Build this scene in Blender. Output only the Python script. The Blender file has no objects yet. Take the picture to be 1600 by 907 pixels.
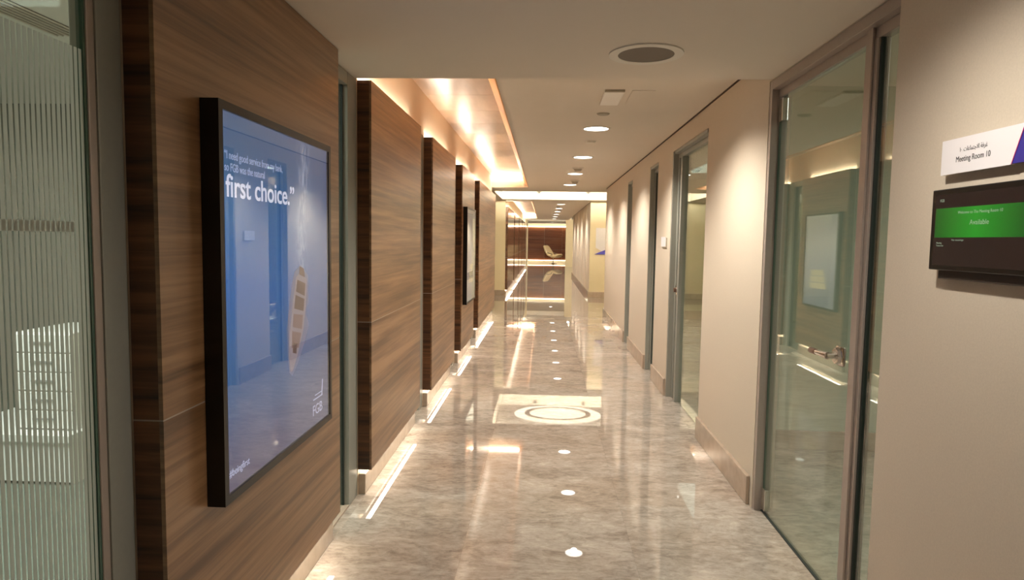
import bpy, bmesh, math, random
from mathutils import Matrix, Vector
random.seed(7)
S = bpy.context.scene
C = S.collection
PI = math.pi

# ------------------------------------------------------------------ camera
def axes(p, y, r):
    cy, sy, cp, sp = math.cos(y), math.sin(y), math.cos(p), math.sin(p)
    F = Vector((sy*cp, cy*cp, sp)); r0 = Vector((cy, -sy, 0)); U = r0.cross(F)
    return r0*math.cos(r)+U*math.sin(r), -r0*math.sin(r)+U*math.cos(r), F
Rt, Up, Fw = axes(-0.07657928, -0.04782113, 0.01537161)
cd = bpy.data.cameras.new('camera'); cam = bpy.data.objects.new('camera', cd); C.objects.link(cam)
cd.sensor_width = 36; cd.lens = 1029.08/1600*36; cd.clip_start = .02; cd.clip_end = 200
cam.matrix_world = Matrix(((Rt.x, Up.x, -Fw.x, 0), (Rt.y, Up.y, -Fw.y, 0), (Rt.z, Up.z, -Fw.z, 1.55), (0, 0, 0, 1)))
S.camera = cam
# ------------------------------------------------------------------ world, exposure
w = bpy.data.worlds.new('world'); S.world = w; w.use_nodes = True
w.node_tree.nodes['Background'].inputs[0].default_value = (.5, .47, .42, 1)
w.node_tree.nodes['Background'].inputs[1].default_value = .05
S.view_settings.view_transform = 'Standard'; S.view_settings.look = 'None'
S.view_settings.gamma = 1; S.view_settings.use_curve_mapping = False
S.view_settings.exposure = 1.25
DOWN_W = 62      # downlight spot power
LED_S = 16       # strip emission
WARM = (1.0, .80, .56)
# room area lights
def area(name, loc, sx, sy, power, col=(1, 1, 1), rot=(0, 0, 0)):
    l = bpy.data.lights.new(name, 'AREA'); l.shape = 'RECTANGLE'; l.size = sx; l.size_y = sy; l.energy = power; l.color = col
    o = bpy.data.objects.new(name, l); o.location = loc; o.rotation_euler = rot; C.objects.link(o); return o
area('office_lamp', (-3.0, 2.6, 2.72), 1.6, 1.6, 60, (1, 1, .96))
area('meeting_room_lamp', (3.2, 2.6, 2.66), 1.2, 1.2, 20, (.97, 1, .93))
area('hall_room_lamp', (3.0, 10.6, 2.74), 1.2, 2.0, 12, (.93, 1, .94))

# ------------------------------------------------------------------ materials
def lin(c):
    c = c/255
    return c/12.92 if c <= .04045 else ((c+.055)/1.055)**2.4
def rgb(r, g, b): return (lin(r), lin(g), lin(b), 1)
def newmat(n):
    m = bpy.data.materials.new(n); m.use_nodes = True
    nt = m.node_tree; return m, nt, nt.nodes['Principled BSDF']
def plain(n, col, rough=.5, metal=0, noise=0, nscale=30, bump=0, emit=0, spec=None, coat=0, ecol=None):
    m, nt, b = newmat(n)
    b.inputs['Base Color'].default_value = col; b.inputs['Roughness'].default_value = rough; b.inputs['Metallic'].default_value = metal
    if spec is not None: b.inputs['Specular IOR Level'].default_value = spec
    if coat: b.inputs['Coat Weight'].default_value = coat
    if emit:
        b.inputs['Emission Color'].default_value = ecol or col; b.inputs['Emission Strength'].default_value = emit
    if noise or bump:
        tc = nt.nodes.new('ShaderNodeTexCoord'); nz = nt.nodes.new('ShaderNodeTexNoise'); nz.inputs['Scale'].default_value = nscale; nz.inputs['Detail'].default_value = 4
        nt.links.new(tc.outputs['Object'], nz.inputs['Vector'])
        if noise:
            r = nt.nodes.new('ShaderNodeValToRGB'); r.color_ramp.elements[0].position = .3; r.color_ramp.elements[1].position = .7
            r.color_ramp.elements[0].color = tuple(max(0, c*(1-noise)) for c in col[:3])+(1,)
            r.color_ramp.elements[1].color = tuple(min(1, c*(1+noise)) for c in col[:3])+(1,)
            nt.links.new(nz.outputs['Fac'], r.inputs['Fac']); nt.links.new(r.outputs['Color'], b.inputs['Base Color'])
        if bump:
            bp = nt.nodes.new('ShaderNodeBump'); bp.inputs['Strength'].default_value = bump; bp.inputs['Distance'].default_value = .001
            nt.links.new(nz.outputs['Fac'], bp.inputs['Height']); nt.links.new(bp.outputs['Normal'], b.inputs['Normal'])
    return m
def emitter(n, col, s):
    m, nt, b = newmat(n); e = nt.nodes.new('ShaderNodeEmission'); e.inputs[0].default_value = (*col[:3], 1); e.inputs[1].default_value = s
    nt.links.new(e.outputs[0], nt.nodes['Material Output'].inputs[0]); return m
def wood(n, dark, mid, light, scale, rough=.34, rand=.0, spec=.5):
    m, nt, b = newmat(n); N = nt.nodes; L = nt.links
    tc = N.new('ShaderNodeTexCoord'); mp = N.new('ShaderNodeMapping'); mp.inputs['Scale'].default_value = scale
    oi = N.new('ShaderNodeObjectInfo'); mu = N.new('ShaderNodeVectorMath'); mu.operation = 'SCALE'; mu.inputs[0].default_value = (3, 5, 7)
    L.new(oi.outputs['Random'], mu.inputs['Scale']); ad = N.new('ShaderNodeVectorMath'); ad.operation = 'ADD'
    L.new(tc.outputs['Object'], ad.inputs[0]); L.new(mu.outputs[0], ad.inputs[1]); L.new(ad.outputs[0], mp.inputs['Vector'])
    n1 = N.new('ShaderNodeTexNoise'); n1.inputs['Scale'].default_value = 1; n1.inputs['Detail'].default_value = 6; n1.inputs['Roughness'].default_value = .62; n1.inputs['Distortion'].default_value = .25
    n2 = N.new('ShaderNodeTexNoise'); n2.inputs['Scale'].default_value = .28; n2.inputs['Detail'].default_value = 2
    L.new(mp.outputs[0], n1.inputs['Vector']); L.new(mp.outputs[0], n2.inputs['Vector'])
    mx = N.new('ShaderNodeMath'); mx.operation = 'MULTIPLY_ADD'; mx.inputs[1].default_value = .6; L.new(n1.outputs['Fac'], mx.inputs[0])
    m2 = N.new('ShaderNodeMath'); m2.operation = 'MULTIPLY'; m2.inputs[1].default_value = .4; L.new(n2.outputs['Fac'], m2.inputs[0]); L.new(m2.outputs[0], mx.inputs[2])
    r = N.new('ShaderNodeValToRGB'); e = r.color_ramp.elements; e[0].position = .38; e[0].color = dark; e[1].position = .60; e[1].color = light
    k = r.color_ramp.elements.new(.5); k.color = mid
    L.new(mx.outputs[0], r.inputs['Fac']); L.new(r.outputs['Color'], b.inputs['Base Color'])
    b.inputs['Roughness'].default_value = rough; b.inputs['Specular IOR Level'].default_value = spec
    return m
def marble(n, tint=1.0, rough=.012):
    m, nt, b = newmat(n); N = nt.nodes; L = nt.links
    ge = N.new('ShaderNodeNewGeometry'); oi = N.new('ShaderNodeObjectInfo')
    mu = N.new('ShaderNodeVectorMath'); mu.operation = 'SCALE'; mu.inputs[0].default_value = (.25, .35, .1); L.new(oi.outputs['Random'], mu.inputs['Scale'])
    ad = N.new('ShaderNodeVectorMath'); ad.operation = 'ADD'; L.new(ge.outputs['Position'], ad.inputs[0]); L.new(mu.outputs[0], ad.inputs[1])
    mp = N.new('ShaderNodeMapping'); mp.inputs['Scale'].default_value = (1.1, 2.0, 2.0); mp.inputs['Rotation'].default_value = (0, 0, .12); L.new(ad.outputs[0], mp.inputs['Vector'])
    def nz(s, d, ro, di=0):
        x = N.new('ShaderNodeTexNoise'); x.inputs['Scale'].default_value = s; x.inputs['Detail'].default_value = d; x.inputs['Roughness'].default_value = ro; x.inputs['Distortion'].default_value = di
        L.new(mp.outputs[0], x.inputs['Vector']); return x
    a = nz(2.8, 9, .72, .9); c = nz(15, 6, .72, .6); d = nz(1.0, 3, .5)
    s1 = N.new('ShaderNodeMath'); s1.operation = 'MULTIPLY_ADD'; s1.inputs[1].default_value = .55; L.new(a.outputs['Fac'], s1.inputs[0])
    s2 = N.new('ShaderNodeMath'); s2.operation = 'MULTIPLY'; s2.inputs[1].default_value = .45; L.new(c.outputs['Fac'], s2.inputs[0]); L.new(s2.outputs[0], s1.inputs[2])
    r = N.new('ShaderNodeValToRGB'); e = r.color_ramp.elements
    T = lambda x, y, z: tuple(min(1, q*tint) for q in rgb(x, y, z)[:3])+(1,)
    e[0].position = .35; e[0].color = T(134, 120, 108); e[1].position = .68; e[1].color = T(210, 200, 188)
    for p, cc in ((.43, (153, 142, 131)), (.5, (172, 161, 149)), (.58, (188, 177, 165))):
        k = r.color_ramp.elements.new(p); k.color = T(*cc)
    L.new(s1.outputs[0], r.inputs['Fac'])
    mixc = N.new('ShaderNodeMix'); mixc.data_type = 'RGBA'; mixc.blend_type = 'MULTIPLY'
    r2 = N.new('ShaderNodeValToRGB'); r2.color_ramp.elements[0].color = (.86, .80, .75, 1); r2.color_ramp.elements[0].position = .35; r2.color_ramp.elements[1].color = (1, 1, 1, 1); r2.color_ramp.elements[1].position = .6
    L.new(d.outputs['Fac'], r2.inputs['Fac']); mixc.inputs[0].default_value = .8
    L.new(r.outputs['Color'], mixc.inputs[6]); L.new(r2.outputs['Color'], mixc.inputs[7])
    L.new(mixc.outputs[2], b.inputs['Base Color'])
    b.inputs['Roughness'].default_value = rough; b.inputs['IOR'].default_value = 1.52
    return m
def glassy(n, tint=(.80, .87, .83), refl=1.0, rough=.0, ior=1.5):
    m, nt, b = newmat(n); N = nt.nodes; L = nt.links
    t = N.new('ShaderNodeBsdfTransparent'); t.inputs[0].default_value = (*tint, 1)
    g = N.new('ShaderNodeBsdfGlossy'); g.inputs['Roughness'].default_value = rough; g.inputs[0].default_value = (.95, 1, .97, 1)
    f = N.new('ShaderNodeFresnel'); ge = N.new('ShaderNodeNewGeometry'); mi = N.new('ShaderNodeMath'); mi.operation = 'MULTIPLY_ADD'; mi.inputs[1].default_value = 1/ior-ior; mi.inputs[2].default_value = ior
    L.new(ge.outputs['Backfacing'], mi.inputs[0]); L.new(mi.outputs[0], f.inputs['IOR'])
    mu = N.new('ShaderNodeMath'); mu.operation = 'MULTIPLY'; mu.inputs[1].default_value = refl; mu.use_clamp = True; L.new(f.outputs[0], mu.inputs[0])
    mx = N.new('ShaderNodeMixShader'); L.new(mu.outputs[0], mx.inputs[0]); L.new(t.outputs[0], mx.inputs[1]); L.new(g.outputs[0], mx.inputs[2])
    L.new(mx.outputs[0], N['Material Output'].inputs[0]); return m
def frosted(n, col, alpha=.15):
    m, nt, b = newmat(n); N = nt.nodes; L = nt.links
    d = N.new('ShaderNodeBsdfDiffuse'); d.inputs[0].default_value = col
    t = N.new('ShaderNodeBsdfTranslucent'); t.inputs[0].default_value = col
    x = N.new('ShaderNodeMixShader'); x.inputs[0].default_value = .55; L.new(d.outputs[0], x.inputs[1]); L.new(t.outputs[0], x.inputs[2])
    tr = N.new('ShaderNodeBsdfTransparent'); y = N.new('ShaderNodeMixShader'); y.inputs[0].default_value = 1-alpha
    L.new(tr.outputs[0], y.inputs[1]); L.new(x.outputs[0], y.inputs[2]); L.new(y.outputs[0], N['Material Output'].inputs[0]); return m

M = {}
M['ceiling'] = plain('ceiling_paint', rgb(224, 213, 197), .85, noise=.01, nscale=3)
M['soffit'] = plain('soffit_paint', rgb(224, 213, 198), .85, noise=.01, nscale=3)
M['wallpaper'] = plain('woven_wallpaper', rgb(212, 199, 180), .8, noise=.035, nscale=160, bump=.25)
M['cream'] = plain('cream_paint', rgb(226, 212, 178), .8, noise=.01, nscale=5)
M['band'] = plain('beige_band_paint', rgb(232, 208, 180), .7, noise=.01, nscale=5)
M['white'] = plain('white_paint', rgb(235, 230, 220), .7, noise=.01, nscale=5)
M['office_wall'] = plain('office_wall_paint', rgb(120, 122, 118), .8, noise=.01, nscale=5)
M['green_wall'] = plain('pale_green_paint', rgb(190, 198, 180), .8, noise=.01, nscale=5)
M['gap'] = plain('shadow_gap', rgb(74, 56, 40), .8)
M['walnut'] = wood('walnut_veneer', rgb(94, 65, 40), rgb(132, 96, 64), rgb(156, 119, 84), (1.0, 1.0, 38), .32, spec=.9)
M['walnut_shaded'] = wood('walnut_veneer_shaded', rgb(52, 30, 16), rgb(90, 56, 32), rgb(116, 76, 46), (1.5, 1.5, 34))  # same walnut, darkened for the shade on the panel sides
M['walnut_gloss'] = wood('walnut_lacquered', rgb(84, 60, 42), rgb(112, 84, 62), rgb(134, 104, 80), (1.1, 1.1, 22), .10)
M['walnut_end'] = wood('walnut_end_wall', rgb(120, 66, 34), rgb(144, 82, 46), rgb(162, 98, 58), (.6, .6, 8), .4)
M['wood_ceiling'] = wood('walnut_ceiling_lit', rgb(172, 138, 108), rgb(188, 154, 124), rgb(202, 169, 140), (6, 1.2, 1.2), .30, spec=1.0)  # same veneer as the panels, its colour lightened as if lit by the strips
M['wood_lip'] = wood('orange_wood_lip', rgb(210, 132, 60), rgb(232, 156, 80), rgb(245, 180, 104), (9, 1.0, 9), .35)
M['floor'] = marble('polished_marble')
M['skirt'] = plain('marble_skirting', rgb(178, 160, 142), .15, noise=.12, nscale=9)
M['alu'] = plain('grey_aluminium', rgb(158, 158, 148), .42, .2, noise=.02, nscale=60)
M['alu_warm'] = plain('anodised_aluminium', rgb(176, 164, 154), .36, .3, noise=.02, nscale=60)
M['alu_dark'] = plain('dark_gasket', rgb(40, 48, 44), .5)
M['chrome'] = plain('brushed_chrome', rgb(225, 222, 216), .18, 1)
M['glass'] = glassy('clear_door_glass', (.88, .93, .89), 1.5)
M['glass_edge'] = plain('green_glass_edge', rgb(70, 100, 86), .2, 0, coat=.5)
M['reflection_strip'] = plain('green_reflection', rgb(120, 138, 126), .15, 0)  # green tone of a reflection in the window glass, given as base colour
M['film'] = frosted('frosted_film', rgb(204, 203, 194), .08)
M['black'] = plain('black_frame', rgb(16, 15, 14), .3)
M['screen_glass'] = glassy('display_cover_glass', (.97, .97, .97), 1.0)
M['led'] = emitter('warm_led_strip', (1, .90, .74), LED_S*1.5)
M['led_low'] = emitter('warm_led_strip_low', (1, .90, .74), LED_S*.8)
M['led_cove'] = emitter('cove_led', (1, .92, .76), LED_S*2.4)
M['led_cross'] = emitter('cross_hall_led', (1, .92, .76), 170)
M['led_end'] = emitter('end_led', (1, .90, .70), 5)
M['lamp'] = emitter('lamp_diffuser', (1, .95, .86), 3.5)
M['lamp_soft'] = emitter('dome_diffuser', (1, .88, .66), 1.5)
M['trimwhite'] = plain('white_trim', rgb(225, 218, 205), .5)
M['grille'] = plain('speaker_grille', rgb(128, 116, 104), .8, noise=.08, nscale=400)
M['ceiling_light_grey'] = plain('fitting_paint', rgb(248, 242, 232), .6)
M['darkbit'] = plain('dark_fitting', rgb(60, 50, 42), .6)
M['ringgrey'] = plain('grey_ring', rgb(170, 160, 140), .6)
M['sign_white'] = plain('white_sign', rgb(240, 236, 238), .4)
M['sign_blue'] = plain('blue_sign', rgb(58, 52, 150), .4)
M['sign_red'] = plain('magenta_line', rgb(190, 40, 120), .4)
M['ink'] = plain('dark_ink', rgb(50, 48, 52), .5)
M['white_furn'] = plain('white_laminate', rgb(240, 240, 238), .35)
M['grey_furn'] = plain('grey_laminate', rgb(150, 152, 150), .5)
M['carpet'] = plain('green_grey_carpet', rgb(110, 120, 112), .9, noise=.15, nscale=120)
M['slot_black'] = plain('slot_black', rgb(14, 14, 14), 1, spec=0)
M['leather'] = plain('cream_leather', rgb(240, 212, 158), .45, noise=.02, nscale=12)
M['steel'] = plain('polished_steel', rgb(200, 195, 185), .2, 1)

# ------------------------------------------------------------------ helpers
def bm_box(bm, x0, x1, y0, y1, z0, z1, bev=0):
    r = bmesh.ops.create_cube(bm, size=1)
    for v in r['verts']:
        v.co = Vector(((x0+x1)/2+v.co.x*(x1-x0), (y0+y1)/2+v.co.y*(y1-y0), (z0+z1)/2+v.co.z*(z1-z0)))
    if bev:
        ed = list({e for v in r['verts'] for e in v.link_edges})
        bmesh.ops.bevel(bm, geom=ed, offset=bev, segments=2, profile=.5, affect='EDGES')
def bm_cyl(bm, c, axis, r1, r2, h, n=32):
    """frustum starting at c going along axis"""
    m = Vector(axis).to_track_quat('Z', 'Y').to_matrix().to_4x4()
    m.translation = Vector(c)+Vector(axis).normalized()*h/2
    bmesh.ops.create_cone(bm, cap_ends=True, segments=n, radius1=r1, radius2=r2, depth=h, matrix=m)
def bm_ring(bm, c, ro, ri, h, n=48, ky=1):
    vs = []
    for i in range(n):
        a = 2*PI*i/n; ca, sa = math.cos(a), math.sin(a)
        vs.append([bm.verts.new((c[0]+r*ca, c[1]+r*sa*ky, c[2]+z)) for r, z in ((ro, 0), (ri, 0), (ri, h), (ro, h))])
    for i in range(n):
        a, b = vs[i], vs[(i+1) % n]
        for k in range(4): bm.faces.new((a[k], a[(k+1) % 4], b[(k+1) % 4], b[k]))
def bm_prism(bm, pts, axis, a0, a1):
    """polygon pts in the two other axes extruded along axis between a0 and a1"""
    def P(u, v, a): return {'x': (a, u, v), 'y': (u, a, v), 'z': (u, v, a)}[axis]
    A = [bm.verts.new(P(u, v, a0)) for u, v in pts]; B = [bm.verts.new(P(u, v, a1)) for u, v in pts]
    bm.faces.new(A); bm.faces.new(B[::-1]); n = len(pts)
    for i in range(n): bm.faces.new((A[i], B[i], B[(i+1) % n], A[(i+1) % n]))
def bm_tube(bm, pts, rs, n=14):
    pts = [Vector(p) for p in pts]
    if not isinstance(rs, (list, tuple)): rs = [rs]*len(pts)
    rings = []
    for i, p in enumerate(pts):
        d = (pts[min(i+1, len(pts)-1)]-pts[max(i-1, 0)]).normalized(); q = d.to_track_quat('Z', 'Y')
        rings.append([bm.verts.new(p+q @ Vector((rs[i]*math.cos(2*PI*k/n), rs[i]*math.sin(2*PI*k/n), 0))) for k in range(n)])
    for a, b in zip(rings, rings[1:]):
        for k in range(n): bm.faces.new((a[k], a[(k+1) % n], b[(k+1) % n], b[k]))
    bm.faces.new(rings[0][::-1]); bm.faces.new(rings[-1])
def obj(name, bm, mat, parent=None, smooth=False, kind=None, loc=None):
    bmesh.ops.recalc_face_normals(bm, faces=bm.faces)
    me = bpy.data.meshes.new(name); bm.to_mesh(me); bm.free()
    if isinstance(mat, str): mat = M[mat]
    me.materials.append(mat)
    if smooth:
        for p in me.polygons: p.use_smooth = True
        me.set_sharp_from_angle(angle=math.radians(35))
    o = bpy.data.objects.new(name, me); C.objects.link(o)
    if loc is not None:
        me.transform(Matrix.Translation(-Vector(loc))); o.location = loc
    if parent:
        o.parent = parent
        if parent.parent: off = parent.parent.location+parent.location
        else: off = parent.location
        me.transform(Matrix.Translation(-Vector(off))) if loc is None else None
    if kind: o['kind'] = kind
    return o
def box(name, b, mat, parent=None, bev=0, kind=None):
    bm = bmesh.new(); bm_box(bm, *b, bev=bev); return obj(name, bm, mat, parent, kind=kind)
def struct(name, *bs, mat='white', bev=0):
    bm = bmesh.new()
    for b in bs: bm_box(bm, *b, bev=bev)
    return obj(name, bm, mat, kind='structure')
def tag(o, label, cat, group=None):
    o['label'] = label; o['category'] = cat
    if group: o['group'] = group
    return o
def thing(name, label, cat, loc=(0, 0, 0), group=None):
    o = bpy.data.objects.new(name, None); C.objects.link(o); o.location = loc; o.empty_display_size = .1
    return tag(o, label, cat, group)
def setting(name, loc=(0, 0, 0)):
    o = bpy.data.objects.new(name, None); C.objects.link(o); o.location = loc; o['kind'] = 'structure'; o.empty_display_size = .1; return o
def dup(root, loc, label=None):
    r = root.copy(); C.objects.link(r); r.location = loc
    if label: r['label'] = label
    for ch in list(root.children):
        c = ch.copy(); C.objects.link(c); c.parent = r
        for g in ch.children:
            d = g.copy(); C.objects.link(d); d.parent = c
    return r
def text(name, s, origin, size, mat, parent, side, sx=1.0, align='LEFT', bold=0, thick=.0004, shear=0, width=None):
    cu = bpy.data.curves.new(name, 'FONT'); cu.body = s; cu.size = size; cu.align_x = align; cu.extrude = thick; cu.offset = bold; cu.shear = shear
    t = bpy.data.objects.new(name, cu); C.objects.link(t); bpy.context.view_layer.update()
    me = bpy.data.meshes.new_from_object(t.evaluated_get(bpy.context.evaluated_depsgraph_get())); bpy.data.objects.remove(t)
    me.name = name
    if width and len(me.vertices):
        xs = [v.co.x for v in me.vertices]; sx = width/(max(xs)-min(xs))
    u = {'L': (0, 1, 0), 'R': (0, -1, 0), 'F': (1, 0, 0)}[side]; n = {'L': (1, 0, 0), 'R': (-1, 0, 0), 'F': (0, -1, 0)}[side]
    mw = Matrix(((u[0]*sx, 0, n[0], origin[0]), (u[1]*sx, 0, n[1], origin[1]), (0, 1, 0, origin[2]), (0, 0, 0, 1)))
    me.transform(mw); me.transform(Matrix.Translation(-parent.location)); me.materials.clear(); me.materials.append(M[mat] if isinstance(mat, str) else mat)
    o = bpy.data.objects.new(name, me); C.objects.link(o); o.parent = parent; return o

# ------------------------------------------------------------------ dimensions
XL, XP, XR = -1.095, -1.011, 1.245        # left wall plane, wood panel faces, right wall plane
ZC, ZS, ZW = 2.61, 2.455, 2.84            # ceiling, near soffit, wood tray
CROSS0, CROSS1 = 13.55, 18.1

# ------------------------------------------------------------------ floor
fl = setting('floor')
T0 = .85; ys0 = 3.8-3*T0; rows = 14
tm = {}
cols = [(-1.05, -.38), (-.38, .47), (.47, 1.235)]
for r in range(rows):
    for c, (x0, x1) in enumerate(cols):
        y0 = ys0+r*T0
        if c not in tm:
            bm = bmesh.new(); bm_box(bm, -(x1-x0)/2+.0002, (x1-x0)/2-.0002, -T0/2+.0002, T0/2-.0002, -.02, 0)
            me = bpy.data.meshes.new('floor_tile'); bm.to_mesh(me); bm.free(); me.materials.append(M['floor']); tm[c] = me
        o = bpy.data.objects.new('floor_tile', tm[c]); C.objects.link(o); o.parent = fl; o.location = ((x0+x1)/2, y0+T0/2, 0)
yE = ys0+rows*T0
box('floor_slab', (-1.05, 1.235, -3, ys0, -.02, 0), 'floor', fl)
box('floor_slab', (XL-.09, -1.05, -3, yE, -.02, 0), 'floor', fl)
box('floor_slab', (-6, 7, yE, 46, -.02, 0), 'floor', fl)
box('floor_slab', (1.235, 7, -3, yE, -.02, 0), 'floor', fl)
box('office_floor', (-6, XL-.09, -3, yE, -.02, 0), 'carpet', fl)
box('sub_floor', (-6, 7, -3, 46, -.06, -.0215), 'gap', fl)

# ------------------------------------------------------------------ walls
# right wall, in pieces between the door openings
DR = [(2.466, 3.83), (5.21, 6.62), (7.43, 8.0), (9.57, 10.1)]
ys = [-3]+[v for d in DR for v in d]+[CROSS0]
wr = [(XR, XR+.12, ys[i], ys[i+1], 0, 3.0) for i in range(0, len(ys), 2)]
wr += [(XR, XR+.12, a, b, 2.452 if i == 0 else 2.43, 3.0) for i, (a, b) in enumerate(DR)]
struct('wall_right', *wr, mat='wallpaper')
struct('wall_right', (XR, XR+.12, CROSS1, 29.0, 0, 3.0), (XR+.12, 6.8, CROSS1, CROSS1+.15, 0, 3.0), mat='cream')
# panels of wallpaper on the far corridor side
struct('wall_right', *[(XR-.006, XR, CROSS1+.02+i*1.8, CROSS1+.02+i*1.8+1.62, .15, 2.6) for i in range(6)], mat='wallpaper')
struct('wall_right', (XR+.12, 6.8, CROSS0-.12, CROSS0, 0, 3.0), mat='cream')
struct('wall_right', (6.8, 6.9, -3, 46, 0, 3.2), mat='cream')
struct('wall_left', (XL-.09, XL, 1.70, 3.21, 0, 2.46), *[(XL-.09, XL, a, b, 0, 2.46) for a, b in ((3.82, 5.36), (5.93, 7.42), (8.075, 9.50), (10.21, CROSS0))],
       (XL-.09, XL, -3, CROSS0, 2.46, 3.0), (XL-.09, XL, -3, .7, 0, 2.46), mat='band')
struct('wall_left', (-6, XL-.09, CROSS0-.12, CROSS0, 0, 3.0), (XL-.09, XL, CROSS1+.15, 38.0, 0, 3.0), (-6, XL+.02, CROSS1, CROSS1+.15, 0, 3.0), mat='cream')
struct('wall_left', (-6, -5.9, -3, 46, 0, 3.2), mat='office_wall')
struct('wall_back', (-6, 7, -3.1, -3, 0, 3.2), mat='cream')
struct('wall_end', (-6, 7, 45.08, 45.2, 0, 3.2), mat='cream')
# far columns
struct('wall_left', (-1.5, -.965, 38.4, 38.8, 0, 3.0), mat='cream')
struct('wall_right', (1.235, 6.8, 38.4, 38.8, 0, 3.0), mat='cream')
# partitions of the side rooms
struct('wall_partition', (XR+.12, 6.8, 5.0, 5.12, 0, 3.0), mat='green_wall')
struct('wall_partition', (-6, XL-.09, 6.1, 6.2, 0, 3.0), mat='office_wall')
# side-room ceilings
struct('ceiling_office', (-5.9, XL-.09, -3, 6.1, 2.76, 2.9), mat='white')
struct('ceiling_meeting_room', (XR+.12, 6.8, -3, 5.0, 2.70, 2.85), mat='ceiling')
struct('ceiling_side_hall', (XR+.12, 6.8, 5.12, CROSS0-.12, 2.80, 2.95), mat='ceiling')
# main ceilings
struct('ceiling_soffit', (XL, XR, -3, 3.79, ZS, 3.0), mat='soffit')
struct('ceiling', (-.342, XR-.008, 3.79, 14.6, ZC, 3.0), (XL, -.342, 13.48, 14.6, ZC, 3.0),
       (-5.9, -1.13, CROSS0, CROSS1, ZC, 3.0), (-1.13, 6.8, 17.45, CROSS1, ZC, 3.0), (-1.13, XL, CROSS0, 14.6, ZC, 3.0),
       (XR-.008, 6.8, CROSS0, 14.6, ZC, 3.0), (3.4, 6.8, 14.6, 17.45, ZC, 3.0), mat='ceiling')
struct('ceiling', (-1.13, 3.4, 14.6, 17.45, 2.90, 3.0), mat='white')
struct('ceiling', (-.342, XR-.008, CROSS1, 34.5, ZC, 3.0), (XL, -.342, 33.2, 34.5, ZC, 3.0), (-1.13, -.97, CROSS1, 18.4, ZC, 3.0), (-.97, -.342, CROSS1, 18.4, ZC, 3.0), mat='ceiling')
struct('ceiling', (XR+.12, 6.8, 18.25, 34.5, 2.62, 3.0), (-5.9, 6.8, 34.5, 39.0, 2.92, 3.0), (-5.9, 6.8, 39.0, 45.08, 2.66, 3.0), mat='white')
struct('trim_1', (XR-.008, XR, 3.79, CROSS0, 2.600, 2.68), mat='gap')
struct('trim_2', (XR-.008, XR, CROSS1, 29, 2.600, 2.68), mat='gap')

# wooden ceiling trays
def tray(name, y0, y1, step, k):
    t = setting(name, (0, y0, 0))
    y = y0
    while y < y1-.05:
        e = min(y+step, y1)
        box('ceiling_panel', (XL, -.42, y+.003, e-.003, ZW, ZW+.02), 'wood_ceiling', t)
        y = e
    box('tray_backing', (XL, -.34, y0, y1, ZW+.022, ZW+.05), 'gap', t)
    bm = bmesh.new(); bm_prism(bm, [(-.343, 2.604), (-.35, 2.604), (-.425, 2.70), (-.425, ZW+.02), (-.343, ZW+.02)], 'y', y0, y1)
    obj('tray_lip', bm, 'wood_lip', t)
    box('tray_end', (XL, -.425, y1-.02, y1-.001, ZC-.004, ZW), 'band', t)
    return t
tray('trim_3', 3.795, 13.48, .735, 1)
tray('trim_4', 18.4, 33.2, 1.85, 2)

# skirting
def skirt(name, b):
    o = struct(name, b, mat='skirt', bev=.004); return o
for a, b in ((2.466-5.4, 2.45), (3.875, 5.20), (6.63, 7.42), (8.01, 9.56), (10.11, CROSS0+.01)):
    skirt('baseboard_right', (XR-.022, XR, a, b, 0, .172))
skirt('baseboard_right', (XR-.03, XR-.007, CROSS1-.02, 29, 0, .15))
skirt('baseboard_right', (XR-.02, 6.8, CROSS1-.025, CROSS1, 0, .15))
for a, b in ((1.69, 3.22), (3.83, 5.37), (5.94, 7.43), (8.09, 9.50), (10.22, 13.56)):
    skirt('baseboard_left', (XL, -1.052, a, b, 0, .125))
skirt('baseboard_left', (-6, XL+.04, CROSS1-.025, CROSS1, 0, .15))
skirt('baseboard_left', (XL, -1.052, CROSS1+.15, 38.0, 0, .12))
skirt('baseboard_partition', (XR+.12, 6.8, 4.98, 5.0, 0, .14))
skirt('baseboard_side_hall', (XR+.12, 6.8, CROSS0-.145, CROSS0-.12, 0, .17))

# ------------------------------------------------------------------ wooden wall panels with light strips
def wall_panel(y0, y1, label, mat='walnut', low='led_low', top='led'):
    t = thing('wall_panel', label, 'wall panel', (XP, y0, 0), 'walnut wall panels along the left side')
    for nm, z0, z1 in (('upper_board', 1.052, 2.45), ('lower_board', .155, 1.047)):
        bm = bmesh.new(); bm_box(bm, XP-.012, XP, y0, y1, z0, z1); obj(nm, bm, mat, t)
        for ya, yb_ in ((y0, y0+.018), (y1-.018, y1)): box('side_board', (XL+.001, XP-.012, ya, yb_, z0, z1), 'walnut_shaded', t)
    box('joint_strip', (XL+.001, XP-.0015, y0+.0015, y1-.0015, 1.0465, 1.0525), 'alu_warm', t)
    box('inner_rail', (XL+.001, XP-.012, y0+.018, y1-.018, .175, .185), 'gap', t)
    box('inner_rail', (XL+.001, XP-.013, y0+.018, y1-.018, 2.425, 2.435), 'gap', t)
    box('floor_light_strip', (-1.055, -1.026, y0+.03, y1-.05, .160, .174), low, t)
    if top: box('ceiling_light_strip', (XL+.012, XL+.034, y0+.02, y1-.05, 2.436, 2.446), top, t)
    return t
PAN = [(1.687, 3.21, 'walnut veneer wall panel nearest the camera, carrying the large blue display'),
       (3.82, 5.36, 'second walnut veneer wall panel from the camera, bare, next to the first green glass slot'),
       (5.93, 7.42, 'third walnut veneer wall panel from the camera, bare, before the one with the pale display'),
       (8.075, 9.50, 'fourth walnut veneer wall panel, carrying the small pale display'),
       (10.21, 13.55, 'long fifth walnut veneer wall panel ending at the lit cross hall')]
for i, (a, b, l) in enumerate(PAN): wall_panel(a, b, l, top='led' if i else None)
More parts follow.
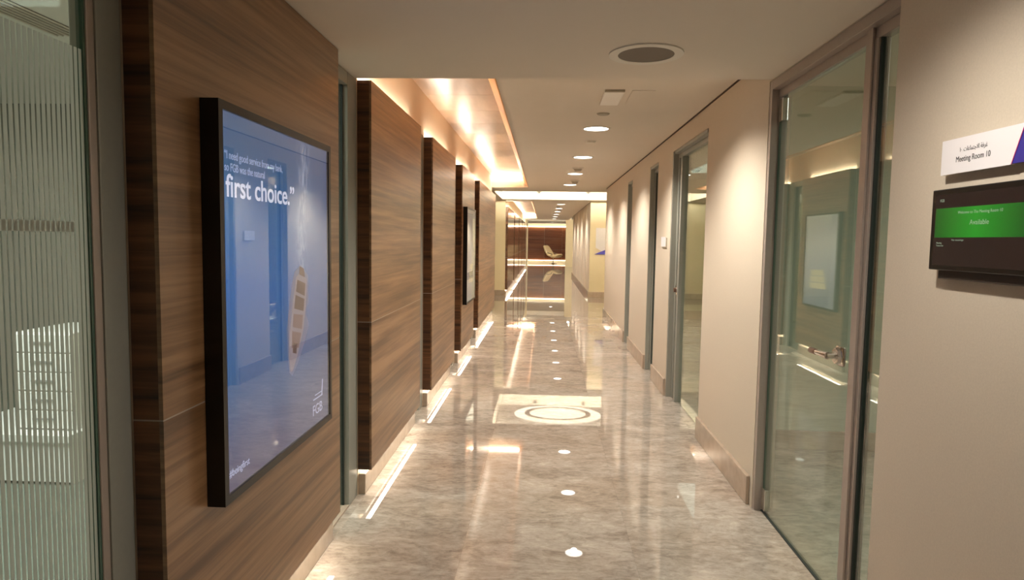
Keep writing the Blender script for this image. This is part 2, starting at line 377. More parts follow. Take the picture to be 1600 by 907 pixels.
for a, b, l in ((18.26, 21.9, 'glossy brown wall panel beyond the cross hall, first behind the cream wall end'),
                (22.5, 25.9, 'glossy brown wall panel in the far corridor, second beyond the cross hall'),
                (26.5, 29.7, 'glossy brown wall panel in the far corridor, third beyond the cross hall'),
                (30.3, 33.2, 'glossy brown wall panel in the far corridor, fourth beyond the cross hall'),
                (33.8, 37.9, 'glossy brown wall panel in the far corridor, last before the far column')):
    wall_panel(a, b, l, 'walnut_gloss')

# ------------------------------------------------------------------ left glazed doors between the panels
def left_door(n, y0, y1, wf=.17):
    d = setting('door_%d' % n, (XL, y0, 0))
    bm = bmesh.new()
    bm_box(bm, XL-.07, XL-.002, y1-wf, y1, 0, 2.455, .002); bm_box(bm, XL-.07, XL-.002, y0, y0+.05, 0, 2.455, .002)
    bm_box(bm, XL-.07, XL-.004, y0+.05, y1-wf, 2.385, 2.455, .002)
    obj('door_frame', bm, 'alu', d)
    box('gasket', (XL-.05, XL-.03, y1-wf-.012, y1-wf, 0, 2.385), 'alu_dark', d)
    box('glass_pane', (XL-.045, XL-.035, y0+.05, y1-wf-.012, 0.01, 2.385), 'glass', d)
    box('threshold', (XL-.07, XL-.002, y0+.05, y1-wf, 0.0, .008), 'skirt', d)
left_door(5, 3.212, 3.818)
left_door(6, 5.362, 5.928)
left_door(7, 7.422, 8.073)
left_door(8, 9.502, 10.208)

# ------------------------------------------------------------------ near left frosted window
wd = setting('window_1', (XL, 1.5, 0))
bm = bmesh.new(); bm_box(bm, XL-.07, XL-.002, 1.590, 1.684, 0, ZS-.002, .002); bm_box(bm, XL-.07, XL-.002, .7, .76, 0, ZS-.002, .002)
bm_box(bm, XL-.07, XL-.004, .76, 1.590, 2.39, ZS-.002, .002); obj('window_frame', bm, 'alu', wd)
box('glazing_bead', (XL-.030, XL-.006, 1.562, 1.590, 0, 2.39), 'alu_warm', wd, .003)
box('gasket', (XL-.026, XL-.010, 1.554, 1.562, 0, 2.39), 'glass_edge', wd)
box('glass_pane', (XL-.024, XL-.014, .76, 1.554, 0, 2.39), 'glass', wd)
box('reflection_strip', (XL-.165, XL-.155, 1.735, 1.80, 0, 2.39), 'reflection_strip', wd)  # added strip imitating the green reflection in the pane
fm = None
for i in range(38):
    y = 1.547-i*.0152
    if y < .96: break
    bm = None
    if fm is None:
        bm = bmesh.new(); bm_box(bm, XL-.0138, XL-.0130, -.0050, .0050, 0, 1.985); fm = bpy.data.meshes.new('frosted_stripe')
        bm.to_mesh(fm); bm.free(); fm.materials.append(M['film'])
        fm.transform(Matrix.Translation((-XL, 0, 0)))
    o = bpy.data.objects.new('frosted_stripe', fm); C.objects.link(o); o.parent = wd; o.location = (0, y-1.5, 0)
for z0, z1 in ((1.552, 1.576),):
    box('frosted_band', (XL-.0128, XL-.0124, .96, 1.507, z0, z1), 'film', wd)

# ------------------------------------------------------------------ right glass doors
def lever(parent):
    X, Y, Z = 1.265, 2.845, 1.075
    bm = bmesh.new(); bm_box(bm, X-.004, X+.015, Y-.04, Y+.042, Z-.042, Z+.042, .012); bm_cyl(bm, (X-.004, Y+.005, Z), (-1, 0, 0), .038, .034, .012, 8); obj('lock_case', bm, 'chrome', parent, True)
    bm = bmesh.new(); bm_cyl(bm, (X-.004, Y+.012, Z), (-1, 0, 0), .026, .024, .014); bm_cyl(bm, (X-.018, Y+.012, Z), (-1, 0, 0), .015, .012, .03)
    bm_tube(bm, [(X-.045, Y+.006, Z), (X-.05, Y+.03, Z), (X-.05, Y+.07, Z-.001), (X-.048, Y+.12, Z-.003)], [.016, .015, .0125, .0115])
    obj('lever', bm, 'chrome', parent, True)
    bm = bmesh.new(); bm_tube(bm, [(X-.048, Y+.12, Z-.003), (X-.047, Y+.18, Z-.004), (X-.047, Y+.186, Z-.004)], [.0135, .0135, .011]); obj('lever_grip', bm, 'steel_dark', parent, True)
M['steel_dark'] = plain('dark_steel', rgb(120, 96, 84), .3, .8)
d1 = setting('door_1', (1.3, 3.1, 0))
bm = bmesh.new()
bm_box(bm, XR+.002, XR+.085, 3.79, 3.828, 0, 2.45, .002)           # far jamb
bm_box(bm, XR+.002, XR+.085, 2.468, 3.79, 2.40, 2.45, .002)         # head
bm_box(bm, XR+.04, XR+.085, 2.468, 3.79, 2.355, 2.40, .002)
obj('door_frame', bm, 'alu_warm', d1)
bm = bmesh.new(); bm_box(bm, XR+.035, XR+.085, 2.690, 2.790, 0, 2.356, .003); bm_box(bm, XR+.025, XR+.035, 2.715, 2.760, 0, 2.40, .002)
obj('door_post', bm, 'alu_warm', d1)
box('gasket', (XR+.045, XR+.07, 2.680, 2.690, 0, 2.356), 'alu_dark', d1)
box('side_glass', (XR+.052, XR+.062, 2.468, 2.680, .01, 2.356), 'glass', d1)
leaf = box('door_leaf', (XR+.047, XR+.057, 2.792, 3.782, .012, 2.350), 'glass', d1)
box('leaf_edge', (XR+.046, XR+.058, 3.782, 3.786, .012, 2.35), 'glass_edge', d1)
for z in (.02, 2.22):
    box('pivot_fitting', (XR+.036, XR+.068, 3.72, 3.778, z, z+.125), 'chrome', d1, .003)
lever(d1)
box('floor_track', (XR+.04, XR+.064, 2.79, 3.79, .0, .006), 'alu_dark', d1)

def right_door(n, y0, y1, xg=.06, top=2.43, jw=.05, lock=False):
    d = setting('door_%d' % n, (1.3, (y0+y1)/2, 0))
    bm = bmesh.new()
    bm_box(bm, XR+.002, XR+.05, y1-jw*.4, y1-.001, 0, top-.002, .002); bm_box(bm, XR+.05, XR+.11, y1-jw, y1-.001, 0, top-.002, .002)
    bm_box(bm, XR+.03, XR+.10, y0+.001, y0+.04, 0, top-.002, .002)
    bm_box(bm, XR+.002, XR+.05, y0+.04, y1-jw, top-.03, top-.002, .002); bm_box(bm, XR+.05, XR+.10, y0+.04, y1-jw, top-.07, top-.002, .002)
    obj('door_frame', bm, 'alu', d)
    box('gasket', (XR+.066, XR+.085, y1-jw-.01, y1-jw, 0, top-.07), 'alu_dark', d)
    lf = box('door_leaf', (XR+.072, XR+.082, y0+.045, y1-jw-.012, .012, top-.075), 'glass', d)
    if lock:
        bm = bmesh.new(); bm_box(bm, XR+.04, XR+.072, y1-jw-.10, y1-jw-.03, 1.04, 1.13, .006); obj('lock_case', bm, 'chrome', d, True)
        bm = bmesh.new(); bm_cyl(bm, (XR+.04, y1-jw-.065, 1.085), (-1, 0, 0), .022, .022, .02); obj('knob', bm, 'steel_dark', d, True)
        bm = bmesh.new(); bm_box(bm, XR+.04, XR+.10, y1-jw-.17, y1-jw-.11, .0, top-.075, .003); obj('door_stile', bm, 'alu', d)
right_door(2, 5.21, 6.62, jw=.10, lock=True)
right_door(3, 7.43, 8.0)
right_door(4, 9.57, 10.1)

# ------------------------------------------------------------------ near display
def poster_mat(kind):
    m, nt, b = newmat(kind); N = nt.nodes; L = nt.links
    ge = N.new('ShaderNodeTexCoord'); sp = N.new('ShaderNodeSeparateXYZ'); L.new(ge.outputs['Object'], sp.inputs[0])
    return m, nt, b, sp
def mth(nt, op, a, b=None, clamp=False):
    n = nt.nodes.new('ShaderNodeMath'); n.operation = op; n.use_clamp = clamp
    for i, v in enumerate((a, b)):
        if v is None: continue
        if isinstance(v, (int, float)): n.inputs[i].default_value = v
        else: nt.links.new(v, n.inputs[i])
    return n.outputs[0]
def mixc(nt, f, a, b):
    n = nt.nodes.new('ShaderNodeMix'); n.data_type = 'RGBA'
    for i, v in ((0, f), (6, a), (7, b)):
        if isinstance(v, (int, float, tuple)): n.inputs[i].default_value = v
        else: nt.links.new(v, n.inputs[i])
    return n.outputs[2]
PY0, PY1, PZ0, PZ1, PX = 1.905, 2.915, .722, 1.948, -.958
m, nt, b, sp = poster_mat('ocean_advert_print')      # object origin at the display's bottom corner
Yc, Zc = sp.outputs[1], sp.outputs[2]
r = nt.nodes.new('ShaderNodeValToRGB'); e = r.color_ramp.elements
e[0].position = 0; e[0].color = rgb(62, 56, 98); e[1].position = 1; e[1].color = rgb(72, 92, 128)
for p, c in ((.12, (52, 66, 112)), (.3, (18, 84, 140)), (.5, (6, 92, 164)), (.72, (12, 96, 158)), (.86, (44, 92, 138))):
    k = e.new(p); k.color = rgb(*c)
nz = nt.nodes.new('ShaderNodeTexNoise'); nz.inputs['Scale'].default_value = 2.2; nz.inputs['Detail'].default_value = 4
tc = nt.nodes.new('ShaderNodeTexCoord'); nt.links.new(tc.outputs['Object'], nz.inputs['Vector'])
zz = mth(nt, 'DIVIDE', Zc, 1.226); f0 = mth(nt, 'ADD', zz, mth(nt, 'MULTIPLY', mth(nt, 'SUBTRACT', nz.outputs['Fac'], .5), .22), True); nt.links.new(f0, r.inputs['Fac'])
right = mth(nt, 'MULTIPLY', mth(nt, 'SUBTRACT', Yc, .25), .75, True)
base = mixc(nt, right, r.outputs['Color'], rgb(58, 84, 130))
# wake: wispy foam around a line above the boat
yc = mth(nt, 'ADD', .672, mth(nt, 'MULTIPLY', mth(nt, 'SUBTRACT', Zc, .7), .10))
n2 = nt.nodes.new('ShaderNodeTexNoise'); n2.inputs['Scale'].default_value = 20; n2.inputs['Detail'].default_value = 6; n2.inputs['Roughness'].default_value = .7; n2.inputs['Distortion'].default_value = 1.5
mp = nt.nodes.new('ShaderNodeMapping'); mp.inputs['Scale'].default_value = (1, 2.0, .6); nt.links.new(tc.outputs['Object'], mp.inputs['Vector']); nt.links.new(mp.outputs[0], n2.inputs['Vector'])
dist = mth(nt, 'ABSOLUTE', mth(nt, 'SUBTRACT', Yc, yc))
mask = mth(nt, 'MULTIPLY', mth(nt, 'SUBTRACT', 1, mth(nt, 'MULTIPLY', dist, 11), True), mth(nt, 'MULTIPLY', mth(nt, 'SUBTRACT', Zc, .62), 12, True))
mask = mth(nt, 'MULTIPLY', mask, mth(nt, 'MULTIPLY', mth(nt, 'SUBTRACT', n2.outputs['Fac'], .47), 11, True))
colr = mixc(nt, mth(nt, 'MULTIPLY', mask, .8), base, rgb(178, 190, 214))
b.inputs['Base Color'].default_value = (.02, .03, .05, 1); nt.links.new(colr, b.inputs['Emission Color'])
b.inputs['Emission Strength'].default_value = .42; b.inputs['Roughness'].default_value = .35
M['ocean'] = m
def inkmat(n, c, s):
    return plain(n, c, .5, emit=s)
M['print_white'] = inkmat('print_white', rgb(206, 208, 226), .42)
M['print_soft'] = inkmat('print_soft', rgb(170, 180, 212), .3)
M['hull'] = inkmat('print_hull', rgb(150, 145, 170), .15)
M['deck'] = inkmat('print_deck', rgb(92, 70, 84), .12)
M['deck2'] = inkmat('print_deck_light', rgb(130, 108, 122), .12)
M['foam'] = inkmat('print_foam', rgb(110, 125, 172), .15)
dp = thing('display', 'large black-framed display showing a boat on blue sea and the words first choice', 'display', (-.958, PY0, PZ0), None)
bm = bmesh.new(); W = .026
x0, x1 = XP+.001, PX+.004
for bb in ((PY0, PY0+W, PZ0, PZ1), (PY1-W, PY1, PZ0, PZ1), (PY0+W, PY1-W, PZ0, PZ0+W), (PY0+W, PY1-W, PZ1-W, PZ1)): bm_box(bm, x0, x1, *bb)
obj('frame', bm, 'black', dp)
box('back_box', (x0, PX-.012, PY0+W, PY1-W, PZ0+W, PZ1-W), 'black', dp)
box('picture', (PX-.011, PX-.006, PY0+W, PY1-W, PZ0+W, PZ1-W), 'ocean', dp)
box('cover_glass', (PX, PX+.002, PY0+W, PY1-W, PZ0+W, PZ1-W), 'screen_glass', dp)
xq = PX-.0056
def split_letters(o, name):
    me = o.data; bm = bmesh.new(); bm.from_mesh(me); bm.verts.ensure_lookup_table(); seen = set(); isl = []
    for v in bm.verts:
        if v.index in seen: continue
        st = [v]; seen.add(v.index); g = []
        while st:
            a = st.pop(); g.append(a)
            for e in a.link_edges:
                q = e.other_vert(a)
                if q.index not in seen: seen.add(q.index); st.append(q)
        isl.append([min(q.co.y for q in g), max(q.co.y for q in g), g])
    isl.sort(key=lambda t: t[0]); out = []
    for i in isl:
        if out and i[0] < out[-1][1]-.002: out[-1][1] = max(out[-1][1], i[1]); out[-1][2] += i[2]
        else: out.append(i)
    for a, b_, g in out:
        ids = {q.index: k for k, q in enumerate(g)}; m2_ = bpy.data.meshes.new(name)
        m2_.from_pydata([q.co[:] for q in g], [], [[ids[q.index] for q in f.verts] for f in bm.faces if f.verts[0].index in ids])
        m2_.materials.append(me.materials[0]); n_ = bpy.data.objects.new(name, m2_); C.objects.link(n_); n_.parent = o.parent
    bm.free(); bpy.data.objects.remove(o)
split_letters(text('headline', 'first choice.\u201d', (xq, 1.962, 1.668), .098, 'print_white', dp, 'L', bold=.0012, width=.545), 'letter')
text('quote_line', '\u201cI need good service from my bank,', (xq, 1.955, 1.782), .036, 'print_soft', dp, 'L', width=.44)
text('quote_line', 'so FGB was the natural', (xq, 1.955, 1.745), .036, 'print_soft', dp, 'L', width=.285)
text('hashtag', '#beingfirst', (xq, 1.953, .795), .034, 'print_soft', dp, 'L', width=.14)
text('logo_letters', 'FGB', (xq, 2.690, .79), .062, 'print_soft', dp, 'L', width=.115)
bm = bmesh.new(); bm_box(bm, xq-.0003, xq+.0003, 2.70, 2.815, .855, .860); bm_prism(bm, [(2.80, .86), (2.812, .86), (2.822, .925), (2.812, .925)], 'x', xq-.0003, xq+.0003); bm_box(bm, xq-.0003, xq+.0003, 2.72, 2.80, .872, .876)
obj('logo_lines', bm, 'print_soft', dp)
def flat(name, pts, mat, dx=0):
    bm = bmesh.new(); bm_prism(bm, pts, 'x', xq-.0003+dx, xq+.0003+dx); return obj(name, bm, mat, dp)
flat('boat_spray', [(2.44, 1.03), (2.425, 1.10), (2.42, 1.2), (2.45, 1.3), (2.50, 1.41), (2.57, 1.44), (2.65, 1.39), (2.648, 1.28), (2.62, 1.24), (2.655, 1.19), (2.60, 1.12), (2.53, 1.05), (2.47, 1.01)], 'foam')
flat('boat_hull', [(2.452, 1.03), (2.438, 1.09), (2.448, 1.18), (2.478, 1.28), (2.518, 1.39), (2.575, 1.415), (2.632, 1.375), (2.622, 1.28), (2.592, 1.18), (2.53, 1.09), (2.475, 1.03)], 'hull', .0005)
for pts, mm in (([(2.515, 1.335), (2.530, 1.38), (2.615, 1.36), (2.605, 1.31)], 'deck'), ([(2.495, 1.27), (2.510, 1.322), (2.603, 1.298), (2.592, 1.25)], 'deck'),
                ([(2.478, 1.20), (2.488, 1.25), (2.585, 1.235), (2.572, 1.18)], 'deck2'), ([(2.465, 1.12), (2.472, 1.185), (2.565, 1.165), (2.535, 1.11)], 'deck2'), ([(2.475, 1.10), (2.480, 1.14), (2.520, 1.13), (2.512, 1.09)], 'deck')):
    flat('boat_deck', pts, mm, .001)
flat('boat_motor', [(2.55, 1.40), (2.555, 1.432), (2.60, 1.42), (2.61, 1.385)], 'deck', .001)

# far pale display on the fourth panel
m, nt, b, sp = poster_mat('pale_advert_print'); zz = mth(nt, 'DIVIDE', sp.outputs[2], 1.2)
r = nt.nodes.new('ShaderNodeValToRGB'); e = r.color_ramp.elements; e[0].color = rgb(130, 140, 160); e[1].position = 1; e[1].color = rgb(205, 206, 212)
for p, c in ((.2, (160, 164, 176)), (.45, (190, 190, 200)), (.7, (215, 214, 216))): k = e.new(p); k.color = rgb(*c)
nt.links.new(zz, r.inputs['Fac']); nt.links.new(r.outputs['Color'], b.inputs['Base Color']); nt.links.new(r.outputs['Color'], b.inputs['Emission Color']); b.inputs['Emission Strength'].default_value = .15
M['pale'] = m
Q0, Q1 = 8.18, 9.19
d2 = thing('display', 'small-looking pale display in a black frame further down the corridor', 'display', (-.962, Q0, .725))
bm = bmesh.new()
for bb in ((Q0, Q0+W, PZ0, PZ1), (Q1-W, Q1, PZ0, PZ1), (Q0+W, Q1-W, PZ0, PZ0+W), (Q0+W, Q1-W, PZ1-W, PZ1)): bm_box(bm, XP+.001, PX, *bb)
obj('frame', bm, 'black', d2)
box('picture', (XP+.001, PX-.008, Q0+W, Q1-W, PZ0+W, PZ1-W), 'pale', d2)
box('cover_glass', (PX-.003, PX-.001, Q0+W, Q1-W, PZ0+W, PZ1-W), 'screen_glass', d2)
M['cushion_print'] = inkmat('print_cream', rgb(226, 214, 180), .2)
bm = bmesh.new()
for k in range(3):
    z = .98+k*.085; a = Q0+.28+.04*k; bm_prism(bm, [(a, z), (a+.5-.05*k, z-.01), (a+.52-.05*k, z+.06), (a+.03, z+.075)], 'x', PX-.0078, PX-.007)
obj('cream_stack_print', bm, 'cushion_print', d2)

# ------------------------------------------------------------------ sign and booking screen on the near right wall
sg = thing('room_sign', 'white and blue Meeting Room 10 sign on the near right wall', 'sign', (1.22, 2.12, 1.77))
xs = 1.2195
bm = bmesh.new(); bm_prism(bm, [(2.124, 1.767), (1.815, 1.767), (1.772, 1.869), (2.124, 1.871)], 'x', 1.222, 1.231); obj('white_plate', bm, 'sign_white', sg)
bm = bmesh.new(); bm_prism(bm, [(1.812, 1.769), (1.560, 1.769), (1.560, 1.869), (1.770, 1.869)], 'x', 1.2225, 1.2305); obj('blue_plate', bm, 'sign_blue', sg)
bm = bmesh.new(); bm_prism(bm, [(1.8155, 1.767), (1.8125, 1.767), (1.7695, 1.869), (1.7725, 1.869)], 'x', 1.2215, 1.2222); obj('edge_line', bm, 'sign_red', sg)
box('spacer', (1.231, XR-.001, 1.60, 2.08, 1.778, 1.858), 'darkbit', sg)
text('english_name', 'Meeting Room 10', (1.2215, 2.052, 1.800), .0235, 'ink', sg, 'R', width=.152, thick=.0002)
w1 = '\uFECF\uFEAE\uFED3\uFE94'; w2 = '\uFE8D\uFEFB\uFE9F\uFE98\uFEE4\uFE8E\uFECB\uFE8E\uFE95'
text('arabic_name', '\u0661\u0660  '+w2[::-1]+' '+w1[::-1], (1.2215, 2.036, 1.829), .018, 'ink', sg, 'R', width=.122, thick=.0002)

bs = thing('booking_screen', 'black wall tablet with a green availability bar under the room sign', 'screen', (1.205, 2.13, 1.475))
box('mount', (1.222, XR-.001, 1.71, 2.105, 1.45, 1.70), 'darkbit', bs, .002)
box('bezel', (1.2065, 1.222, 1.676, 2.131, 1.477, 1.722), 'black', bs, .003)
M['scr_dark'] = plain('screen_dark', rgb(20, 15, 14), .2, emit=.16, ecol=rgb(58, 44, 40))
M['scr_text'] = plain('screen_text', rgb(140, 160, 140), .5, emit=.12)
m, nt, b, sp = poster_mat('screen_green'); dy = mth(nt, 'ABSOLUTE', mth(nt, 'ADD', sp.outputs[1], .215)); g = mth(nt, 'SUBTRACT', 1, mth(nt, 'MULTIPLY', dy, 4.2), True)
cc = mixc(nt, g, rgb(10, 60, 10), rgb(30, 150, 32)); b.inputs['Base Color'].default_value = (.01, .02, .01, 1); nt.links.new(cc, b.inputs['Emission Color']); b.inputs['Emission Strength'].default_value = .36; b.inputs['Roughness'].default_value = .3
M['scr_green'] = m
box('dark_screen', (1.2060, 1.2064, 1.69, 2.112, 1.492, 1.705), 'scr_dark', bs)
box('green_bar', (1.2055, 1.2059, 1.69, 2.107, 1.576, 1.664), 'scr_green', bs)
tx = 1.2053
text('welcome_line', 'Welcome to The Meeting Room 10', (tx, 1.998, 1.6445), .0125, 'scr_text', bs, 'R', width=.19, thick=.0001)
text('status_line', 'Available', (tx, 1.942, 1.6125), .020, 'scr_text', bs, 'R', width=.082, thick=.0001)
text('brand_line', 'FGB', (tx, 2.088, 1.683), .012, 'scr_text', bs, 'R', thick=.0001)
text('footer_line', 'No meetings', (tx, 2.02, 1.566), .0075, 'scr_text', bs, 'R', width=.055, thick=.0001)
text('footer_line', 'Meeting', (tx, 2.095, 1.557), .0075, 'scr_text', bs, 'R', width=.026, thick=.0001)
text('footer_line', 'Tomorrow', (tx, 2.095, 1.549), .0075, 'scr_text', bs, 'R', width=.036, thick=.0001)

# small square plate between the doors
t = thing('wall_plate', 'small white square room plate between the far doors on the right wall', 'sign', (XR-.02, 7.0, 1.54))
box('plate', (XR-.014, XR-.008, 6.80, 7.04, 1.50, 1.60), 'sign_white', t, .002)
box('backing', (XR-.008, XR-.0005, 6.77, 6.99, 1.487, 1.59), 'ringgrey', t)
# large directory board on the cross hall wall
t = thing('wall_board', 'white board with a blue corner on the cream cross hall wall', 'sign', (1.75, CROSS1-.02, 1.17))
yb = CROSS1
bm = bmesh.new(); bm_prism(bm, [(1.40, 1.36), (1.40, 1.90), (2.2, 1.90), (2.2, 1.17), (1.72, 1.17)], 'y', yb-.03, yb-.004); obj('white_plate', bm, 'sign_white', t)
bm = bmesh.new(); bm_prism(bm, [(1.36, 1.18), (1.74, 1.34), (1.74, 1.18)], 'y', yb-.035, yb-.0301); obj('blue_corner', bm, 'sign_blue', t)

# ------------------------------------------------------------------ ceiling fittings
def spot(loc, power, size=130, blend=.55, col=(1, .93, .83)):
    l = bpy.data.lights.new('downlight_beam', 'SPOT'); l.energy = power; l.spot_size = math.radians(size); l.spot_blend = blend; l.color = col; l.shadow_soft_size = .04
    o = bpy.data.objects.new('downlight_beam', l); o.location = loc; C.objects.link(o)
def downlight(x, y, z, label, power=DOWN_W, r=.115, big=False):
    global dl0
    if dl0 is None:
        t = thing('downlight', label, 'ceiling light', (x, y, z), 'round recessed downlights in the corridor ceiling')
        bm = bmesh.new(); bm_ring(bm, (x, y, z-.006), r+.022, r, .006); obj('ring', bm, 'trimwhite', t, True)
        bm = bmesh.new(); bm_cyl(bm, (x, y, z-.004), (0, 0, 1), r, r, .0035, 40); obj('diffuser', bm, 'lamp', t)
        dl0 = t
    else: dup(dl0, (x, y, z), label)
    spot((x, y, z-.03), power, 156 if big else 136, 1.0 if big else .7)
dl0 = None
for y, l in ((6.36, 'round glowing downlight nearest the camera, beside the small disc detector'), (8.52, 'second round glowing downlight from the camera'),
             (10.62, 'third round glowing downlight from the camera'), (12.72, 'fourth round glowing downlight, last before the cross hall'),
             (4.23, 'round downlight hidden just past the lowered soffit edge')):
    downlight(.47, y, ZC, l)
downlight(.62, 1.80, ZS, 'round downlight in the lowered soffit above the room sign', DOWN_W*.42, big=True)
for i, y in enumerate((19.6, 22.2, 24.6, 27.2, 30.0, 33.0)):
    downlight(.47, y, ZC, 'small glowing downlight in the far corridor, %s past the cross hall' % ('first', 'second', 'third', 'fourth', 'fifth', 'last')[i])
downlight(.47, 41.5, 2.66, 'lone round downlight above the lounge chair at the far end')

t = thing('ceiling_speaker', 'large round ceiling speaker with brown grille and pale ring in the soffit', 'speaker', (.473, 3.285, ZS))
bm = bmesh.new(); bm_ring(bm, (.473, 3.285, ZS-.007), .178, .134, .007, 64); obj('ring', bm, 'trimwhite', t, True)
bm = bmesh.new(); bm_cyl(bm, (.473, 3.285, ZS-.005), (0, 0, 1), .134, .134, .004, 64); obj('grille', bm, 'grille', t)

t = thing('emergency_light', 'flat pale rectangular fitting flush on the ceiling before the first downlight', 'ceiling fitting', (.5, 4.95, ZC))
box('body', (.405, .545, 4.76, 5.20, ZC-.018, ZC-.001), 'ceiling_light_grey', t, .003)
box('end_cap', (.405, .545, 4.735, 4.76, ZC-.016, ZC-.001), 'ringgrey', t, .002)
o = box('access_hatch', (.60, .76, 4.76, 5.20, ZC-.004, ZC-.0005), 'ceiling', None, .001); tag(o, 'faint square access hatch beside the pale rectangular ceiling fitting', 'access hatch')
def disc(name, x, y, z, r, h, mat, label, cat):
    bm = bmesh.new(); bm_cyl(bm, (x, y, z-h), (0, 0, 1), r*.8, r, h-.0005, 28); o = obj(name, bm, mat, None, True); return tag(o, label, cat)
disc('sprinkler_cover', .47, 5.62, ZC, .055, .012, 'ringgrey', 'small flat disc on the ceiling just before the first downlight', 'detector')
disc('smoke_detector', .47, 7.15, ZC, .06, .02, 'trimwhite', 'small white detector between the first and second downlights', 'detector')
def detector(x, y, z, label):
    t = thing('smoke_detector', label, 'detector', (x, y, z))
    bm = bmesh.new(); bm_cyl(bm, (x, y, z-.02), (0, 0, 1), .075, .085, .019, 28); obj('base', bm, 'trimwhite', t, True)
    bm = bmesh.new(); bm_cyl(bm, (x, y, z-.05), (0, 0, 1), .045, .065, .03, 28); obj('sensor_head', bm, 'ringgrey', t, True)
detector(.47, 9.75, ZC, 'white smoke detector between the second and third downlights')
detector(.52, 11.85, ZC, 'dark-looking smoke detector between the third and fourth downlights')
for i, (x, y) in enumerate(((.42, 20.8), (.52, 23.4), (.36, 25.8))):
    detector(x, y, ZC, ('smoke detector on the far corridor ceiling, nearest', 'smoke detector on the far corridor ceiling, middle of three', 'smoke detector on the far corridor ceiling, farthest')[i])
for x, l in ((-.16, 'left of two small dark sprinklers on the bright band across the ceiling'), (1.12, 'right of two small dark sprinklers on the bright band across the ceiling')):
    t = thing('sprinkler', l, 'sprinkler', (x, 17.44, 2.80), 'sprinklers on the bright fascia')
    bm = bmesh.new(); bm_cyl(bm, (x, 17.448, 2.80), (0, -1, 0), .06, .05, .012, 20); obj('rose', bm, 'ringgrey', t, True)
    bm = bmesh.new(); bm_cyl(bm, (x, 17.436, 2.80), (0, -1, 0), .02, .03, .05, 16); obj('head', bm, 'darkbit', t, True)

# cross hall cove and round luminous ceiling
def strip(b, mat, label, name='cove_light'):
    o = box(name, b, mat); tag(o, label, 'light strip', 'hidden cove light strips'); return o
struct('light_shield', (-1.12, 3.39, 14.605, 14.95, 2.700, 2.715), mat='white')  # unseen ledge added to keep the strip's light from spilling down into the hall
strip((-1.1, 3.3, 14.61, 14.66, 2.72, 2.78), 'led_cross', 'long light strip in the near edge of the cross hall ceiling recess')
strip((XL+.02, -.44, 13.425, 13.445, ZW-.03, ZW-.012), 'led', 'light strip at the far end of the near wooden ceiling tray')
strip((XL+.02, -.44, 33.10, 33.13, ZW-.03, ZW-.012), 'led_cove', 'light strip at the far end of the second wooden ceiling tray')
strip((-2, 3, 34.52, 34.56, 2.74, 2.78), 'led_cove', 'light strip in the near edge of the farthest ceiling recess')
strip((-2.2, 3.2, 44.86, 44.90, 2.44, 2.48), 'led_end', 'light strip above the dark end wall')
strip((-2.2, 3.2, 44.93, 44.96, .168, .188), 'led_end', 'light strip along the floor of the dark end wall')
t = thing('ring_light', 'round glowing ceiling dome with a grey ring above the cross hall', 'ceiling light', (.42, 16.6, 2.9))
RC = (.42, 16.6)
bm = bmesh.new(); bm_ring(bm, (*RC, 2.885), 1.10, .84, .014, 72, .76); obj('outer_diffuser', bm, 'lamp_soft', t)
bm = bmesh.new(); bm_ring(bm, (*RC, 2.865), .84, .72, .034, 72, .76); obj('ring', bm, 'ringgrey', t)
bm = bmesh.new(); bm_ring(bm, (*RC, 2.885), .72, .001, .014, 72, .76); obj('inner_diffuser', bm, 'lamp_soft', t)

# ------------------------------------------------------------------ far end
t = thing('end_wall_panel', 'dark walnut panel wall behind the cream lounge chair', 'wall panel', (0, 45, 0))
for i in range(5):
    x0 = -2.4+i*1.2
    for z0, z1 in ((.20, .90), (.905, 1.65), (1.655, 2.40)):
        box('veneer_board', (x0+.003, x0+1.197, 44.97, 45.06, z0, z1), 'walnut_end', t)
ch = thing('lounge_chair', 'cream reclining lounge chair on a slim pedestal before the dark end wall', 'chair', (.55, 43.4, 0))
cx, cy = .55, 43.4
def shell(name, prof, th, w, taper=0):
    bm = bmesh.new(); n = len(prof); rows_ = []
    for i, (u, v) in enumerate(prof):
        a = prof[max(i-1, 0)]; c = prof[min(i+1, n-1)]; d = Vector((c[0]-a[0], c[1]-a[1])).normalized(); nn = Vector((-d.y, d.x))
        tt = th*(.55+.45*math.sin(PI*i/(n-1))); ww = w*(1-taper*(1-math.sin(PI*(i+.5)/n)))
        rows_.append([bm.verts.new((cx+u+nn.x*s*tt/2, cy+q*ww/2, v+nn.y*s*tt/2)) for s, q in ((-1, -.9), (-.5, -1), (.5, -1), (1, -.9), (1, .9), (.5, 1), (-.5, 1), (-1, .9))])
    for a, c in zip(rows_, rows_[1:]):
        for k in range(8): bm.faces.new((a[k], a[(k+1) % 8], c[(k+1) % 8], c[k]))
    bm.faces.new(rows_[0]); bm.faces.new(rows_[-1][::-1]); return obj(name, bm, 'leather', ch, True)
shell('backrest', [(-.52, 1.14), (-.44, 1.02), (-.36, .88), (-.27, .74), (-.16, .60), (-.05, .53), (.04, .54)], .15, .76, .2)
shell('headrest', [(-.57, 1.17), (-.50, 1.10), (-.42, 1.01)], .16, .50, .1)
shell('seat', [(-.02, .54), (.08, .50), (.25, .49), (.42, .53), (.52, .58), (.58, .56)], .20, .74, .25)
for nm, s in (('armrest', -1), ('armrest', 1)):
    bm = bmesh.new(); bm_tube(bm, [(cx-.30, cy+s*.33, .74), (cx-.1, cy+s*.35, .70), (cx+.12, cy+s*.34, .66), (cx+.2, cy+s*.33, .52)], .022, 10); obj(nm, bm, 'steel', ch, True)
_=0
bm = bmesh.new(); bm_tube(bm, [(cx+.05, cy, .03), (cx+.05, cy, .48)], .03); obj('pedestal', bm, 'steel', ch, True)
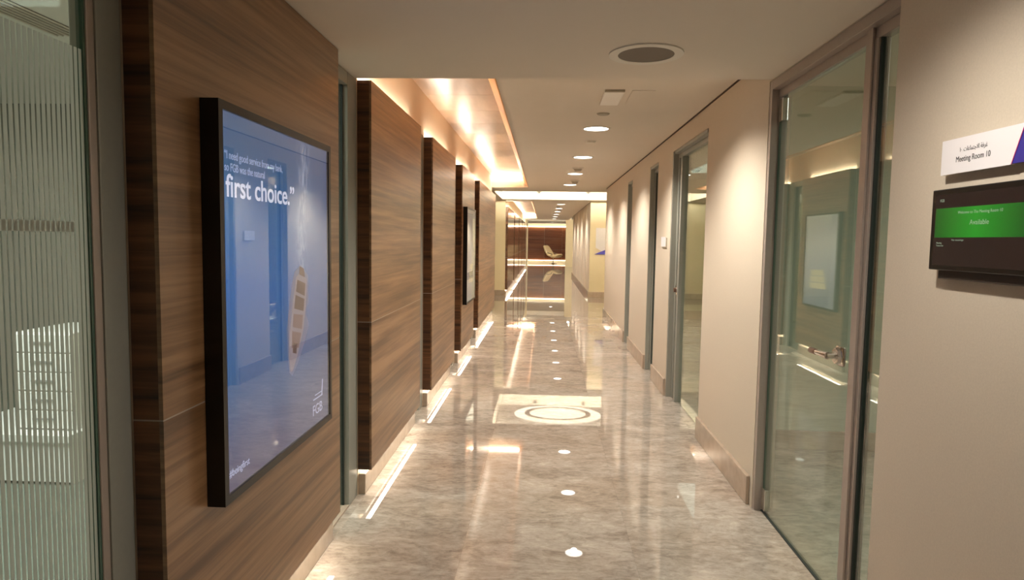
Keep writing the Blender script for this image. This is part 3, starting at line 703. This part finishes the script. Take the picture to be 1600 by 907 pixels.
bm = bmesh.new(); bm_cyl(bm, (cx+.05, cy, 0), (0, 0, 1), .26, .24, .02); bm_cyl(bm, (cx+.05, cy, .02), (0, 0, 1), .10, .03, .04); obj('base', bm, 'steel', ch, True)

ch.rotation_euler = (0, 0, math.radians(-32))
# ------------------------------------------------------------------ office seen through the frosted window
t = thing('linear_diffuser', 'L-shaped dark slotted air diffuser in the office ceiling behind the glass', 'air diffuser', (-2.86, 3.7, 2.76))
zc = 2.76
box('tray', (-3.02, -2.82, 3.32, 4.0, zc-.006, zc-.0005), 'slot_black', t)
box('tray', (-3.9, -3.02, 3.32, 3.52, zc-.006, zc-.0005), 'slot_black', t)
for k in range(6):
    o_ = k*.036
    bm = bmesh.new(); bm_box(bm, -2.828-o_, -2.82-o_, 3.32+o_, 4.0, zc-.014, zc-.006); bm_box(bm, -3.9, -2.83-o_, 3.32+o_, 3.33+o_, zc-.014, zc-.006)
    obj('slat', bm, 'trimwhite', t)
cb = thing('drawer_cabinet', 'white drawer cabinet behind the striped frosted glass', 'cabinet', (-3.05, 4.0, .3))
box('carcass', (-3.28, -2.90, 3.90, 4.4, .32, .93), 'white_furn', cb, .004)
for k in range(5):
    dr = box('drawer_front', (-3.27, -2.91, 3.882, 3.899, .33+k*.12, .44+k*.12), 'white_furn', cb, .003)
    box('handle', (-3.16, -3.02, 3.872, 3.882, .385+k*.12, .397+k*.12), 'grey_furn', cb)
be = thing('low_bench', 'white low bench under the drawer cabinet in the office', 'bench', (-3.1, 4.0, 0))
box('top', (-3.7, -2.86, 3.78, 4.5, .27, .318), 'white_furn', be, .004)
box('front_board', (-3.69, -2.87, 3.80, 3.82, .02, .27), 'white_furn', be, .002)
box('side_board', (-3.69, -3.67, 3.82, 4.48, 0, .27), 'white_furn', be); box('side_board', (-2.89, -2.87, 3.82, 4.48, 0, .27), 'white_furn', be)
dk = thing('desk', 'white office desk left of the drawer cabinet behind the glass', 'desk', (-4.2, 3.8, 0))
box('desk_top', (-4.7, -3.75, 3.5, 4.2, .70, .74), 'white_furn', dk, .004)
for x, y in ((-4.65, 3.55), (-3.82, 3.55), (-4.65, 4.13), (-3.82, 4.13)): box('leg', (x, x+.05, y, y+.05, 0, .70), 'grey_furn', dk)
box('modesty_panel', (-4.59, -3.83, 4.1, 4.12, .3, .70), 'grey_furn', dk)
o = box('air_diffuser', (2.6, 3.2, 3.9, 4.4, 2.68, 2.699), 'trimwhite'); tag(o, 'square air diffuser in the ceiling behind the near right glass door', 'air diffuser')
